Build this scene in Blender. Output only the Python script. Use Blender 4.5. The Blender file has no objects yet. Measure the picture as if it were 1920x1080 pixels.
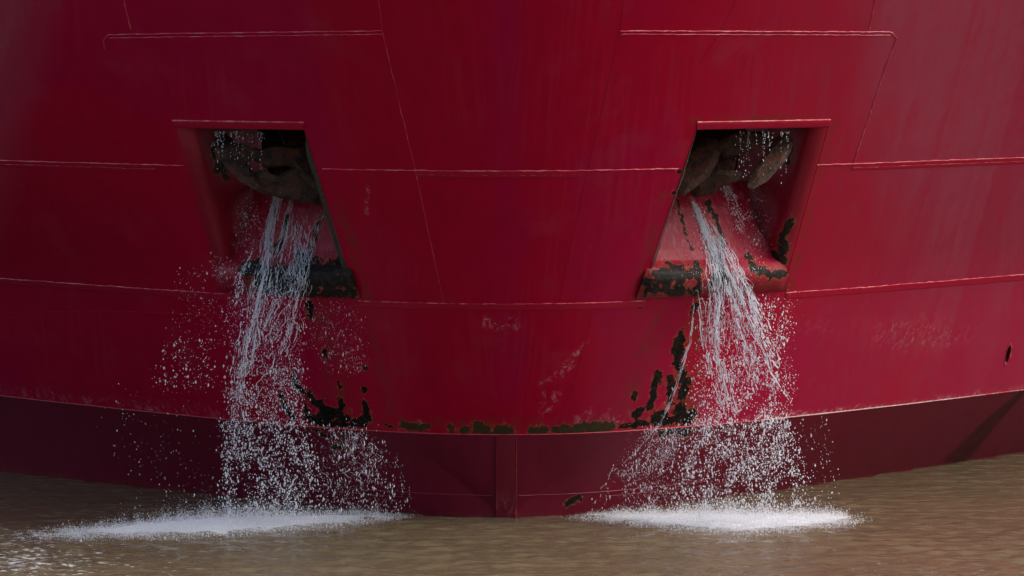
import bpy, math, random
import numpy as np
R = math.radians
rng = np.random.default_rng(7)
random.seed(7)
S = bpy.context.scene
C = S.collection

# ---------------------------------------------------------------- camera, sky, sun, exposure
CAM_H, F = 7.567, 7200.0            # eye height over the water (m), focal length in photo pixels (135 mm)
cam_d = bpy.data.cameras.new('camera'); cam = bpy.data.objects.new('camera', cam_d); C.objects.link(cam)
cam.location = (0, 0, CAM_H); cam.rotation_euler = (R(90), 0, 0)
cam_d.sensor_width = 36; cam_d.lens = 135; cam_d.shift_y = -0.25
cam_d.clip_start = 0.5; cam_d.clip_end = 9000
S.camera = cam
SUN_EL, SUN_AZ = 45, 104            # behind the camera to the right (azimuth clockwise from +Y)
W = bpy.data.worlds.new('World'); S.world = W; W.use_nodes = True
wn = W.node_tree.nodes; wn.clear()
wo = wn.new('ShaderNodeOutputWorld'); wb = wn.new('ShaderNodeBackground'); sky = wn.new('ShaderNodeTexSky')
sky.sky_type = 'NISHITA'; sky.sun_disc = False
sky.sun_elevation = R(SUN_EL); sky.sun_rotation = R(SUN_AZ)
sky.air_density = 1.0; sky.dust_density = 4.0; sky.ozone_density = 1.0
wb.inputs['Strength'].default_value = 0.14
W.node_tree.links.new(sky.outputs[0], wb.inputs[0]); W.node_tree.links.new(wb.outputs[0], wo.inputs[0])
sd = bpy.data.lights.new('sun', 'SUN'); sd.energy = 0.8; sd.angle = R(28); sd.color = (1, .96, .9)
so = bpy.data.objects.new('sun', sd); C.objects.link(so)
so.rotation_euler = (R(90 - SUN_EL), 0, R(180 - SUN_AZ))
S.view_settings.view_transform = 'Standard'; S.view_settings.look = 'None'
S.view_settings.exposure = 0.92; S.view_settings.gamma = 1
S.view_settings.use_curve_mapping = False
S.cycles.diffuse_bounces = 8; S.cycles.transparent_max_bounces = 24

# ---------------------------------------------------------------- helpers
def tag(o, label=None, cat=None, group=None, kind=None):
    if label: o['label'] = label
    if cat: o['category'] = cat
    if group: o['group'] = group
    if kind: o['kind'] = kind
    return o

def empty(name, loc=(0, 0, 0)):
    o = bpy.data.objects.new(name, None); o.location = loc; o.empty_display_size = .2; C.objects.link(o)
    return o

def mesh(name, V, faces, mat, parent=None, smooth=True, attrs=None, n=4):
    """V (N,3) world points, faces (M,n) array or list of lists."""
    me = bpy.data.meshes.new(name)
    V = np.asarray(V, dtype=np.float32)
    if isinstance(faces, np.ndarray):
        M, n = faces.shape
        me.vertices.add(len(V)); me.vertices.foreach_set('co', V.ravel())
        me.loops.add(M * n); me.loops.foreach_set('vertex_index', faces.astype(np.int32).ravel())
        me.polygons.add(M); me.polygons.foreach_set('loop_start', np.arange(0, M * n, n, dtype=np.int32))
        me.update(calc_edges=True)
    else:
        me.from_pydata([tuple(map(float, v)) for v in V], [], [list(map(int, f)) for f in faces])
    me.validate()
    me.polygons.foreach_set('use_smooth', np.full(len(me.polygons), smooth))
    for k, a in (attrs or {}).items():
        at = me.attributes.new(k, 'FLOAT', 'POINT'); at.data.foreach_set('value', np.asarray(a, dtype=np.float32))
    me.materials.append(mat)
    o = bpy.data.objects.new(name, me); C.objects.link(o)
    if parent:
        o.parent = parent
        if parent.location.length: o.matrix_parent_inverse = parent.matrix_basis.inverted()
    return o

def grid_faces(nr, nc, wrap=False):
    r = np.arange(nr - 1)[:, None]; c = np.arange(nc if wrap else nc - 1)[None, :]
    c2 = (c + 1) % nc
    return np.stack([r * nc + c, r * nc + c2, (r + 1) * nc + c2, (r + 1) * nc + c], -1).reshape(-1, 4)

def _hash(ix, iy, seed):
    h = (ix.astype(np.int64) * 374761393 + iy.astype(np.int64) * 668265263 + seed * 1442695041) & 0x7fffffff
    h = ((h ^ (h >> 13)) * 1274126177) & 0x7fffffff
    return ((h ^ (h >> 16)) & 0xffff) / 65535.0

def vnoise(x, y, seed=0):
    x = np.asarray(x, float); y = np.asarray(y, float)
    ix, iy = np.floor(x), np.floor(y); fx, fy = x - ix, y - iy
    fx = fx * fx * (3 - 2 * fx); fy = fy * fy * (3 - 2 * fy)
    a, b = _hash(ix, iy, seed), _hash(ix + 1, iy, seed); c, d = _hash(ix, iy + 1, seed), _hash(ix + 1, iy + 1, seed)
    return (a * (1 - fx) + b * fx) * (1 - fy) + (c * (1 - fx) + d * fx) * fy

def fbm(x, y, seed=0, o=4):
    s = 0; a = .5
    for i in range(o):
        s = s + a * vnoise(x * 2 ** i, y * 2 ** i, seed + i); a *= .5
    return s / (1 - .5 ** o)

def sstep(a, b, x):
    t = np.clip((x - a) / (b - a), 0, 1); return t * t * (3 - 2 * t)

# ---------------------------------------------------------------- the hull's form
XC, ZK, ZTOP = -0.1, 1.349, 11.0
LZ = [ZK, 3.487, 5.545, 8.0, 11.0]
LKL = [1.115, 1.13, .90, .76, .68]
LKR = [1.24, 1.236, 1.10, .98, .9]
def ds(z): return 59.3 - .80 * (z - ZK)
def g(x, kl, kr, c): return np.where(x < 0, kl, kr) * (np.sqrt(x * x + c * c) - c)
def smooth_tab(z, tab):
    return (np.interp(z - .5, LZ, tab) + np.interp(z, LZ, tab) + np.interp(z + .5, LZ, tab) + np.interp(z - .25, LZ, tab) + np.interp(z + .25, LZ, tab)) / 5
def hull_up(X, z):
    x = np.asarray(X, float) - XC; z = np.asarray(z, float)
    return ds(z) + g(x, smooth_tab(z, LKL), smooth_tab(z, LKR), 3.73)
XK = 1.68
def hull_low(X, z):
    """below the knuckle: two flat triangular bow facets and the sides outside them"""
    x = np.asarray(X, float) - XC; t = np.clip(np.asarray(z, float) / ZK, 1e-4, 1)
    sg = np.where(x < 0, -1., 1.); a = np.abs(x)
    dk = lambda q: hull_up(q * sg + XC, ZK + 0 * q)
    wl = lambda q: 60 + g(q * sg, .925, 1.25, 2.0)
    A0 = 59.78
    inner = A0 + t * (dk(np.minimum(a / t, XK)) - A0)
    d = np.maximum(a - XK * t, 0)
    outer = A0 + t * (dk(XK + 0 * a) - A0) + (1 - t) * (wl(d) - 60) + t * (dk(XK + d) - dk(XK + 0 * a))
    return np.where(a < XK * t, inner, outer)
def hull(X, z): return np.where(np.asarray(z) >= ZK, hull_up(X, z), hull_low(X, z))
def to_px(P):
    P = np.asarray(P); return 960 + P[..., 0] * F / P[..., 1], 60 + (CAM_H - P[..., 2]) * F / P[..., 1]
def ray(px, py, D):
    px, py, D = np.broadcast_arrays(np.asarray(px, float), np.asarray(py, float), np.asarray(D, float))
    return np.stack([(px - 960) * D / F, D, CAM_H - (py - 60) * D / F], -1)
def on_hull(px, py, off=0.):
    """survey: where the line of sight through a photo pixel meets the plating"""
    px = np.asarray(px, float); D = np.full(np.broadcast(px, py).shape, 58.)
    for _ in range(40):
        P = ray(px, py, D); D = .5 * D + .5 * hull(P[..., 0], P[..., 2])
    return ray(px, py, D - off)
def x_at(px, z):
    D = 58.
    for _ in range(40): D = .5 * D + .5 * float(hull((px - 960) * D / F, z))
    return (px - 960) * D / F

# ---------------------------------------------------------------- wear maps: capsules (x, y, r) traced on the plating
def field(px, py, lines, seed=1, warp=5):
    px = px + warp * (fbm(px / 9, py / 9, seed) - .5) * 2; py = py + warp * (fbm(px / 9 + 40, py / 9, seed + 5) - .5) * 2
    f = np.full(px.shape, -1.)
    for L in lines:
        if len(L) == 1: L = [L[0], L[0]]
        for (x0, y0, r0), (x1, y1, r1) in zip(L[:-1], L[1:]):
            m = max(r0, r1) * 2.2
            w = np.nonzero((px > min(x0, x1) - m) & (px < max(x0, x1) + m) & (py > min(y0, y1) - m) & (py < max(y0, y1) + m))
            if not len(w[0]): continue
            qx, qy = px[w] - x0, py[w] - y0; dx, dy = x1 - x0, y1 - y0
            t = np.clip((qx * dx + qy * dy) / max(dx * dx + dy * dy, 1e-6), 0, 1)
            rag = 1.5 * (fbm(px[w] / 8, py[w] / 12, seed + 50, 3) - .5) if warp > 3 else 0.
            f[w] = np.maximum(f[w], rag + 1 - np.hypot(qx - t * dx, qy - t * dy) / (r0 + (r1 - r0) * t))
    return f
BARE = [[(548, 700, 6.0), (560, 728, 10.8), (588, 750, 12.0), (612, 772, 15.6), (650, 786, 14.4)], [(526, 738, 7.2), (534, 765, 7.2), (552, 783, 10.8)],
        [(568, 758, 7.2), (578, 785, 10.8), (620, 797, 13.2)], [(640, 754, 9.6), (641, 792, 10.8)], [(684, 758, 8.4), (692, 786, 9.6), (664, 790, 9.6)],
        [(686, 688, 6.0)], [(683, 727, 4.8), (685, 733, 4.8)], [(633, 718, 4.8), (638, 726, 4.8)], [(608, 660, 6.0), (609, 668, 6.0)], [(578, 572, 9.6), (581, 592, 8.4)],
        [(600, 790, 9.6), (650, 797, 10.8), (684, 793, 7.2)], [(722, 795, 4.8), (735, 801, 6.0)],
        [(1277, 626, 12.6), (1270, 662, 15.4)], [(1268, 678, 11.2), (1285, 712, 16.8), (1278, 742, 11.2)], [(1258, 708, 9.8), (1255, 756, 11.2)],
        [(1234, 700, 9.8), (1226, 742, 11.2), (1213, 770, 8.4)], [(1189, 735, 5.6), (1187, 748, 7.0)], [(1189, 776, 11.2), (1206, 768, 8.4), (1222, 755, 8.4)],
        [(1245, 790, 11.2), (1275, 782, 28.0), (1300, 778, 11.2)], [(1250, 772, 16.8), (1225, 792, 14.0)], [(1305, 572, 11.2), (1300, 582, 8.4)], [(1272, 770, 23.8)],
        [(1344, 780, 5.6)], [(1190, 573, 5.6), (1204, 572, 5.6)], [(1352, 592, 7.0)], [(1160, 800, 5.6), (1235, 790, 11.2)], [(731, 497, 3.6)], [(1273, 322, 5.6)], [(1262, 360, 5.6)]]
BARE_LOW = [[(640, 806, 5), (645, 838, 5)], [(622, 836, 5), (650, 842, 4)], [(590, 806, 4), (615, 820, 5)], [(667, 832, 4)], [(703, 820, 4)],
            [(1062, 946, 6), (1084, 932, 6)], [(1044, 927, 3)], [(1183, 813, 4)], [(1240, 812, 12), (1285, 806, 14)], [(1180, 825, 3)]]
OLIVE = [[(757, 801, 7.5), (803, 801, 7.5)], [(845, 804, 10.0)], [(866, 807, 7.5), (876, 807, 7.5)], [(897, 805, 13.8), (915, 808, 12.5)], [(933, 808, 12.5), (955, 808, 11.2)],
         [(998, 808, 8.8), (1020, 807, 8.8)], [(1040, 807, 6.2), (1072, 806, 10.0), (1090, 804, 7.5)], [(1095, 803, 10.0), (1145, 800, 11.2)]]
STAIN = [[(690, 585, 9), (712, 680, 14), (738, 790, 12)], [(1240, 580, 22), (1205, 680, 24), (1165, 790, 30)], [(635, 380, 14), (690, 560, 18)],
         [(1245, 370, 16), (1195, 560, 20)], [(600, 560, 40), (625, 700, 40), (650, 790, 35)], [(1310, 560, 30), (1290, 780, 35)], [(1300, 225, 10), (1570, 222, 12)],
         [(1560, 225, 14), (1480, 545, 12)], [(1884, 690, 5), (1872, 730, 8)], [(700, 790, 14), (1250, 795, 16)], [(1470, 530, 14), (1480, 555, 14)]]
SCUFF = [[(1040, 745, 14), (1022, 770, 14)], [(1010, 720, 6), (1075, 685, 7)], [(1020, 740, 10)], [(1105, 775, 12)], [(1140, 780, 16)], [(1085, 790, 12), (1160, 788, 12)],
         [(786, 795, 8)], [(1055, 690, 8), (1100, 640, 6)], [(690, 350, 3), (688, 400, 4)], [(774, 98, 2)], [(781, 144, 1.6)], [(686, 412, 3)], [(1107, 466, 4)], [(652, 380, 5)],
         [(905, 607, 14), (965, 607, 14)]]
def wear(P, which):
    px, py = to_px(P)
    a = {}
    a['bare'] = field(px, py, BARE if which == 'up' else BARE_LOW, 3)
    a['olive'] = field(px, py, OLIVE, 9, 4) if which == 'up' else np.full(px.shape, -1.)
    st = np.clip(field(px, py, STAIN, 21, 3) + .1, 0, 1) if which == 'up' else np.zeros(px.shape)
    a['stain'] = st
    sc = np.clip(field(px, py, SCUFF, 31, 6), 0, 1)
    if which == 'up':
        rub = sstep(0, 1, np.exp(-((px - 1720) / 95) ** 2 - ((py - 628) / 32) ** 2) + .35 * np.exp(-((px - 1530) / 50) ** 2 - ((py - 612) / 22) ** 2))
        sc = np.maximum(sc, .42 * rub)
        kz = np.asarray(P)[..., 2] - ZK
        sc = np.maximum(sc, sstep(.12, .02, kz + .09 * (fbm(px / 40, 0 * px, 35, 3) - .5)) * sstep(1375, 1450, px) * (2.4 - 1.6 * sstep(1540, 1660, px)))
        sc = np.maximum(sc, .35 * sstep(.30, .05, kz) * sstep(560, 420, px))
    a['scuff'] = sc
    # chalking paint: slanted roller bands towards the shoulder of the bow
    q = (px + .27 * py) / 44.
    band = vnoise(q, 0 * q, 50) * .55 + .45 * (_hash(np.floor(q * 1.15), 0 * q, 51))
    fade_sheen = sstep(1520, 1860, px + .14 * (540 - py)) * (.34 + 1.25 * band) * (.55 + .45 * sstep(760, 250, py))
    fade_sheen = np.maximum(fade_sheen, 1.0 * sstep(150, 10, px + .25 * py) * (.55 + .6 * vnoise((px + .3 * py) / 26, py / 300, 60)))
    fade_sheen = np.maximum(fade_sheen, .3 * sstep(1210, 1700, px))  # broad lightening paints the sky's sheen on the right side of the bow
    fade_sheen = fade_sheen + .11 * sstep(.55, .8, vnoise((px + .1 * np.sign(px - 944) * py) / 5, py / 160, 80)) * sstep(.45, .7, fbm(px / 120, py / 200, 82, 3))
    if which != 'up': fade_sheen = np.maximum(fade_sheen * .5, .45 * sstep(1350, 1900, px)); a['mark'] = np.clip(2.5 * field(px, py, [[(1925, 728, 4), (1860, 790, 14), (1790, 868, 24)]], 5, 1), 0, 1)  # lower hull gets the painted sheen on its right side too
    a['fade_sheen'] = np.clip(fade_sheen, 0, 1)
    # repainted areas are a slightly bluer red
    rp = sstep(.46, .54, fbm(px / 240 + 3, py / 420, 71, 3)) * .6
    rp = np.maximum(rp, np.exp(-((px - 944) / 34) ** 2) * sstep(640, 200, py) * (.3 + 1.0 * vnoise((px - .02 * py) / 6, py / 400, 72)))
    a['repaint'] = np.clip(rp, 0, 1)
    if which != 'up': a['stain'] = .75 * sstep(.11, .03, np.asarray(P)[..., 2] + .05 * (fbm(px / 25, 0 * px, 90, 3) - .5))
    if which != 'up': a['fade_sheen'] = a['fade_sheen'] * (1 - np.clip(a['mark'], 0, 1)); a['repaint'] = np.clip(.35 * a['repaint'] * (px < 1300) + a.pop('mark'), 0, 1)
    return a

# ---------------------------------------------------------------- materials
class NT:
    def __init__(s, name):
        s.m = bpy.data.materials.new(name); s.m.use_nodes = True; s.t = s.m.node_tree; s.t.nodes.clear()
        s.out = s.t.nodes.new('ShaderNodeOutputMaterial'); s.p = s.t.nodes.new('ShaderNodeBsdfPrincipled')
        s.t.links.new(s.p.outputs[0], s.out.inputs[0])
    def n(s, kind, **kw):
        o = s.t.nodes.new('ShaderNode' + kind)
        for k, v in kw.items(): setattr(o, k, v)
        return o
    def put(s, sock, v):
        if isinstance(v, bpy.types.NodeSocket): s.t.links.new(v, sock)
        elif v is not None:
            sock.default_value = v
    def set(s, key, v): s.put(s.p.inputs[key], v)
    def math(s, op, a, b=None, c=None):
        o = s.n('Math', operation=op)
        for i, v in enumerate((a, b, c)):
            if v is not None: s.put(o.inputs[i], v)
        return o.outputs[0]
    def ramp(s, v, lo, hi, a=0., b=1., smooth=True):
        o = s.n('MapRange', interpolation_type='SMOOTHSTEP' if smooth else 'LINEAR'); s.put(o.inputs[0], v)
        for i, q in zip((1, 2, 3, 4), (lo, hi, a, b)): o.inputs[i].default_value = q
        return o.outputs[0]
    def mix(s, f, a, b):
        o = s.n('Mix', data_type='RGBA'); s.put(o.inputs[0], f)
        for i, v in ((6, a), (7, b)): s.put(o.inputs[i], (*v, 1) if isinstance(v, tuple) else v)
        return o.outputs[2]
    def coord(s, scale=(1, 1, 1), rot=(0, 0, 0)):
        c = s.n('TexCoord'); mp = s.n('Mapping'); s.t.links.new(c.outputs['Object'], mp.inputs[0])
        mp.inputs['Scale'].default_value = scale; mp.inputs['Rotation'].default_value = rot
        return mp.outputs[0]
    def noise(s, scale, detail=4, rough=.55, stretch=(1, 1, 1), dist=0):
        o = s.n('TexNoise'); s.put(o.inputs['Vector'], s.coord(stretch))
        o.inputs['Scale'].default_value = scale; o.inputs['Detail'].default_value = detail
        o.inputs['Roughness'].default_value = rough; o.inputs['Distortion'].default_value = dist
        return o.outputs[0]
    def attr(s, name):
        o = s.n('Attribute'); o.attribute_name = name; return o.outputs['Fac']
    def bump(s, h, strength, dist=.02, chain=None):
        o = s.n('Bump'); o.inputs['Strength'].default_value = strength; o.inputs['Distance'].default_value = dist
        s.put(o.inputs['Height'], h)
        if chain: s.put(o.inputs['Normal'], chain)
        return o.outputs[0]

def paint_mat(name, red, red2, chalk_sheen, rough=.38, spec=.5, bare_noise=1.9):
    """ship's paint over bare rusty steel, worn, and lightened with painted sheen, where the attributes say"""
    k = NT(name)
    fine = k.noise(14, 6, .6); ragged = k.noise(15, 8, .72, (1.25, 1, .8), .35); broad = k.noise(.5, 3)
    streak = k.noise(3.0, 5, .6, (1.6, 1.0, .16))
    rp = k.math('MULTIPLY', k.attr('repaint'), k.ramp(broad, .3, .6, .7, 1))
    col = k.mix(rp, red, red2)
    col = k.mix(k.ramp(streak, .42, .7, 0, .30), col, tuple(c * .72 for c in red))
    col = k.mix(k.ramp(k.noise(1.1, 5, .6), .52, .75, 0, .22), col, chalk_sheen)
    fade_sheen = k.math('MULTIPLY', k.attr('fade_sheen'), k.ramp(streak, .25, .7, .75, 1.15))
    col = k.mix(fade_sheen, col, chalk_sheen)
    scr = k.ramp(k.noise(9, 6, .72, (1., 1., .5), 1.2), .48, .66)
    sc = k.math('MULTIPLY', k.attr('scuff'), scr)
    col = k.mix(k.math('MULTIPLY', sc, .75), col, (.50, .27, .28))
    st = k.math('MULTIPLY', k.attr('stain'), k.ramp(k.noise(5, 6, .65, (1.5, 1, .3)), .38, .68))
    col = k.mix(k.math('MULTIPLY', st, .72), col, (.145, .028, .014))
    # peeling: a fringe of primer and rust, then steel
    nz = k.math('MULTIPLY', k.math('SUBTRACT', ragged, .5), bare_noise)
    bv = k.math('ADD', k.attr('bare'), nz); ov = k.math('ADD', k.attr('olive'), nz)
    fr = k.math('MULTIPLY', k.math('MAXIMUM', k.ramp(bv, -.15, .22), k.ramp(ov, -.38, .02)), k.ramp(k.noise(45, 4, .7), .46, .60))
    col = k.mix(fr, col, k.mix(k.ramp(fine, .45, .58), (.24, .07, .016), (.32, .13, .06)))
    olive = k.ramp(ov, .12, .18); bare = k.ramp(bv, .30, .38)
    col = k.mix(olive, col, k.mix(fine, (.016, .011, .006), (.075, .052, .024)))
    col = k.mix(bare, col, k.mix(k.ramp(fine, .45, .70), (.0048, .0042, .004), (.034, .020, .011)))
    k.set('Base Color', col)
    b2 = k.math('MAXIMUM', bare, olive)
    rg = k.math('ADD', k.ramp(k.noise(2.4, 5, .65), .3, .7, rough - .06, rough + .10), k.math('MULTIPLY', fade_sheen, .12))
    rg = k.math('ADD', rg, k.math('MULTIPLY', b2, .2))
    k.set('Roughness', rg); k.set('Specular IOR Level', spec)
    h = k.math('SUBTRACT', k.math('MULTIPLY', k.noise(55, 3, .6), .12), k.math('MULTIPLY', b2, 1.0))
    h = k.math('ADD', h, k.math('MULTIPLY', k.math('MULTIPLY', b2, ragged), .8))
    nb = k.bump(h, .55, .006)
    nb = k.bump(k.noise(1.3, 2, .5, (1, 1, .5)), .5, .012, nb)
    nb = k.bump(k.noise(7, 3, .5), .25, .003, nb)
    k.set('Normal', nb)
    return k.m

RED = (.335, .0004, .022)
M_HULL = paint_mat('red_hull_paint', RED, (.30, .0006, .040), (.29, .040, .072), .40, .08)
M_LOW = paint_mat('shade_darkened_bottom_paint', (.112, .005, .016), (.030, .004, .008), (.125, .013, .030), .45, .15)  # bottom paint, its colour darkened further to carry shade under the knuckle
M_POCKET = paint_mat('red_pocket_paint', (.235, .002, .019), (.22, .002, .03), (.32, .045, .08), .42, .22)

def rust_mat():
    k = NT('rusty_anchor_iron')
    a, b, c = k.noise(7, 8, .7, dist=.6), k.noise(22, 6, .7), k.noise(3, 4)
    col = k.mix(k.ramp(a, .35, .65), (.005, .0035, .003), (.060, .022, .010))
    col = k.mix(k.ramp(b, .56, .70, 0, .8), col, (.17, .085, .020))
    col = k.mix(k.ramp(c, .55, .68, 0, .6), col, (.10, .018, .010))
    k.set('Base Color', col); k.set('Roughness', k.ramp(b, .3, .7, .5, .85)); k.set('Specular IOR Level', .3)
    k.set('Normal', k.bump(b, 1, .02, k.bump(a, .9, .05)))
    return k.m
M_RUST = rust_mat()

def edge_mat():
    k = NT('corroded_plate_edge'); a, b = k.noise(18, 7, .7), k.noise(45, 4, .7)
    col = k.mix(k.ramp(a, .4, .62), (.012, .011, .010), (.055, .040, .022))
    col = k.mix(k.ramp(b, .60, .70, 0, .7), col, (.20, .075, .02))
    k.set('Base Color', col); k.set('Roughness', .7); k.set('Normal', k.bump(a, .8, .02))
    return k.m
M_EDGE = edge_mat()

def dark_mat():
    k = NT('painted_hawse_shade'); a = k.noise(9, 6, .65)
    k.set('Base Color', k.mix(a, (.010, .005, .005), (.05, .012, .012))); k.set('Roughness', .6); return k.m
M_DARK = dark_mat()  # near-black colour paints the pocket's inner shade onto roof and back

def seam_mat():
    k = NT('weld_bead_paint'); a, b = k.noise(5, 5, .6, (1, 1, 1)), k.noise(2, 4)
    col = k.mix(k.ramp(a, .42, .66), (.46, .014, .045), (.60, .16, .19))
    k.set('Base Color', col); k.set('Roughness', .3); k.set('Normal', k.bump(k.noise(40, 3), .6, .01)); return k.m
M_SEAM = seam_mat()

def seam_low():
    k = NT('bottom_seam_paint'); k.set('Base Color', k.mix(k.noise(4), (.10, .005, .016), (.20, .006, .025))); k.set('Roughness', .4); return k.m
M_SEAM3 = seam_low()
def seam_dull():
    k = NT('ground_seam_paint'); k.set('Base Color', k.mix(k.noise(4), (.30, .0015, .02), (.33, .006, .03))); k.set('Roughness', .45); k.set('Specular IOR Level', .12); return k.m
M_SEAM2 = seam_dull()

def strake_mat():
    k = NT('scraped_edge_paint')
    s = k.attr('scrape'); a = k.noise(9, 6, .7, (1, 1, 2))
    v = k.math('MULTIPLY', k.ramp(k.math('ADD', s, k.math('SUBTRACT', a, .5)), .30, .62), k.ramp(k.noise(30, 4, .7), .35, .55, .55, 1))
    col = k.mix(k.ramp(a, .4, .6, 0, .5), (.36, .006, .022), (.40, .05, .07))
    col = k.mix(v, col, (.50, .36, .34))
    k.set('Base Color', col); k.set('Roughness', .4); k.set('Normal', k.bump(a, .5, .01)); return k.m
M_STRAKE = strake_mat()

def water_mat():
    k = NT('muddy_river_water')
    n1 = k.noise(.35, 4, .6, (.5, 1, 1)); n2 = k.noise(1.6, 5, .6, (.4, 1, 1))
    col = k.mix(k.ramp(n1, .35, .65), (.120, .096, .056), (.140, .109, .064))
    col = k.mix(k.ramp(n2, .5, .8, 0, .35), col, (.10, .078, .050))
    fo = k.math('MULTIPLY', k.attr('foam'), 1.0)
    lace = k.noise(9, 7, .72, (.55, 1, 1), .8)
    fv = k.ramp(k.math('ADD', fo, k.math('MULTIPLY', k.math('SUBTRACT', lace, .5), 1.3)), .38, .62)
    col = k.mix(fv, col, (.80, .84, .88))
    fl = k.ramp(k.math('ADD', k.attr('fleck_glint'), k.math('MULTIPLY', k.math('SUBTRACT', k.noise(15, 4, .62, (.40, .8, 1), .5), .5), 2.2)), .62, .84)
    col = k.mix(k.math('MULTIPLY', fl, .8), col, (.70, .72, .72))  # sky glints are mixed into the water colour along with the flecks
    k.set('Base Color', col)
    k.set('Roughness', k.math('ADD', .10, k.math('MULTIPLY', fv, .5))); k.set('IOR', 1.33)
    nb = k.bump(k.noise(3.2, 4, .55, (.32, 1, 1), .5), .9, .055)
    nb = k.bump(k.noise(12, 3, .5, (.25, 1, 1), .3), .7, .012, nb)
    k.set('Normal', nb); return k.m
M_WATER = water_mat()

def spray_mat(name, col=(.80, .84, .90), clear=.3):
    k = NT(name); k.set('Base Color', (*col, 1)); k.set('Roughness', .25); k.set('Specular IOR Level', .6)
    k.set('Subsurface Weight', 0.0)
    tr = k.n('BsdfTranslucent'); tr.inputs[0].default_value = (*col, 1); mx = k.n('MixShader'); mx.inputs[0].default_value = .42
    k.t.links.new(k.p.outputs[0], mx.inputs[1]); k.t.links.new(tr.outputs[0], mx.inputs[2]); ts = k.n('BsdfTransparent'); m2 = k.n('MixShader'); m2.inputs[0].default_value = clear
    k.t.links.new(mx.outputs[0], m2.inputs[1]); k.t.links.new(ts.outputs[0], m2.inputs[2]); k.t.links.new(m2.outputs[0], k.out.inputs[0])
    return k.m
M_STREAM = spray_mat('white_falling_water', (.82, .86, .92), .38)
M_DROP = spray_mat('water_drops', (.86, .89, .94), .32)
M_FOAM = spray_mat('white_splash', (.90, .92, .95), .30)

# ---------------------------------------------------------------- anchor pocket outlines (surveyed corners on the plating)
POCK = {}
for side, s, (ti, to, bi, bo), zy in (('port', -1, (570, 330, 665, 414), ((450, 241), (660, 548))), ('starboard', 1, (1307, 1550, 1205, 1468), ((1430, 239), (1210, 547)))):
    zt = float(on_hull(*zy[0])[2]); zb = float(on_hull(*zy[1])[2])
    POCK[s] = dict(zt=zt, zb=zb, ti=x_at(ti, zt), to=x_at(to, zt), bi=x_at(bi, zb), bo=x_at(bo, zb))
ZT = .5 * (POCK[-1]['zt'] + POCK[1]['zt']); ZB = .5 * (POCK[-1]['zb'] + POCK[1]['zb'])
for p in POCK.values():
    for a in 'io':
        k = (p['t' + a] - p['b' + a]) / (ZT - ZB); p['k' + a] = k
def edge_x(s, a, z):
    p = POCK[s]; return p['b' + a] + p['k' + a] * (np.asarray(z, float) - ZB)

# ---------------------------------------------------------------- water (structure)
def axis(lo, hi, step, far_lo, far_hi, n=26):
    mid = np.arange(lo, hi + 1e-6, step)
    a = lo - np.geomspace(step * 2, lo - far_lo, n)[::-1]; b = hi + np.geomspace(step * 2, far_hi - hi, n)
    return np.concatenate([a, mid, b])
FOAM_L = [(10, 1003, 8, .12), (100, 1002, 10, .38), (200, 998, 13, .75), (300, 993, 15, 1.2), (430, 987, 18, 1.5), (560, 981, 15, 1.2), (660, 974, 12, .75), (740, 968, 8, .45), (800, 967, 4, .25)]
FOAM_R = [(1040, 968, 5, .25), (1110, 968, 8, .45), (1190, 972, 12, .8), (1300, 979, 17, 1.3), (1390, 982, 19, 1.5), (1480, 980, 16, 1.3), (1570, 975, 11, .9), (1650, 973, 8, .35)]
def build_water():
    xs = axis(-11, 11.5, .07, -3000, 3000); ys = axis(50.5, 72, .06, -2500, 6000)
    X, Y = np.meshgrid(xs, ys)
    ph = np.random.default_rng(3)
    Z = np.zeros_like(X)
    for i in range(46):
        lam = .22 * (5.0 ** ph.random()); th = ph.normal(math.pi / 2, .55); kx, ky = math.cos(th) * 6.283 / lam, math.sin(th) * 6.283 / lam
        Z += .0024 * lam ** .55 * np.sin(kx * X + ky * Y + ph.random() * 6.28 + .6 * np.sin(.7 * X + ph.random() * 6))
    win = sstep(-14, -10.5, X) * sstep(15, 11, X) * sstep(48, 51, Y) * sstep(75, 71.5, Y)
    Z *= win * (.8 + .5 * sstep(63, 56, Y)) * (.6 + .8 * fbm(X / 2.5, Y / 2, 15, 3))
    px, py = to_px(np.stack([X, np.maximum(Y, 20), 0 * X], -1))
    foam = np.zeros_like(X)
    for tab in (FOAM_L, FOAM_R):
        t = np.array(tab); c = np.interp(px, t[:, 0], t[:, 1]); w = np.interp(px, t[:, 0], t[:, 2]); a = np.interp(px, t[:, 0], t[:, 3], 0, 0) * sstep(t[0, 0], t[0, 0] + 90, px) * sstep(t[-1, 0], t[-1, 0] - 90, px)
        foam = np.maximum(foam, a * .80 * np.exp(-((py - c) / (w * .75)) ** 2))
    fleck_glint = .44 * np.exp(-((py - 1045) / 55) ** 2) * sstep(520, -60, px) + .34 * np.exp(-((py - 1000) / 26) ** 2) * sstep(330, 60, px) + .25 * sstep(1010, 1070, py) + .12 * sstep(1500, 1700, px) * sstep(960, 1000, py)  # loose foam flecks, plus sky glints painted along the near water
    fleck_glint = np.where((Y > 40) & (Y < 75), fleck_glint, 0)
    foam = np.where((Y > 45) & (Y < 75), foam, 0)
    Z += .020 * fbm(X * 3.2, Y * 4.5, 34, 4) * np.exp(-((py - 985) / 42) ** 2) * sstep(1750, 1600, px) * win
    Z += .07 * foam * fbm(X * 5, Y * 5, 33, 3)
    o = mesh('water', np.stack([X, Y, Z], -1).reshape(-1, 3), grid_faces(len(ys), len(xs)), M_WATER, attrs={'foam': foam.ravel(), 'fleck_glint': fleck_glint.ravel()})
    tag(o, 'murky brown river water rippled around the bow', 'water', kind='structure')
build_water()

# ---------------------------------------------------------------- the ship
ship = empty('ship', (XC, 59.3, 0))
tag(ship, 'red steel ship bow seen head on with two anchor pockets pouring water', 'ship')

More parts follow.
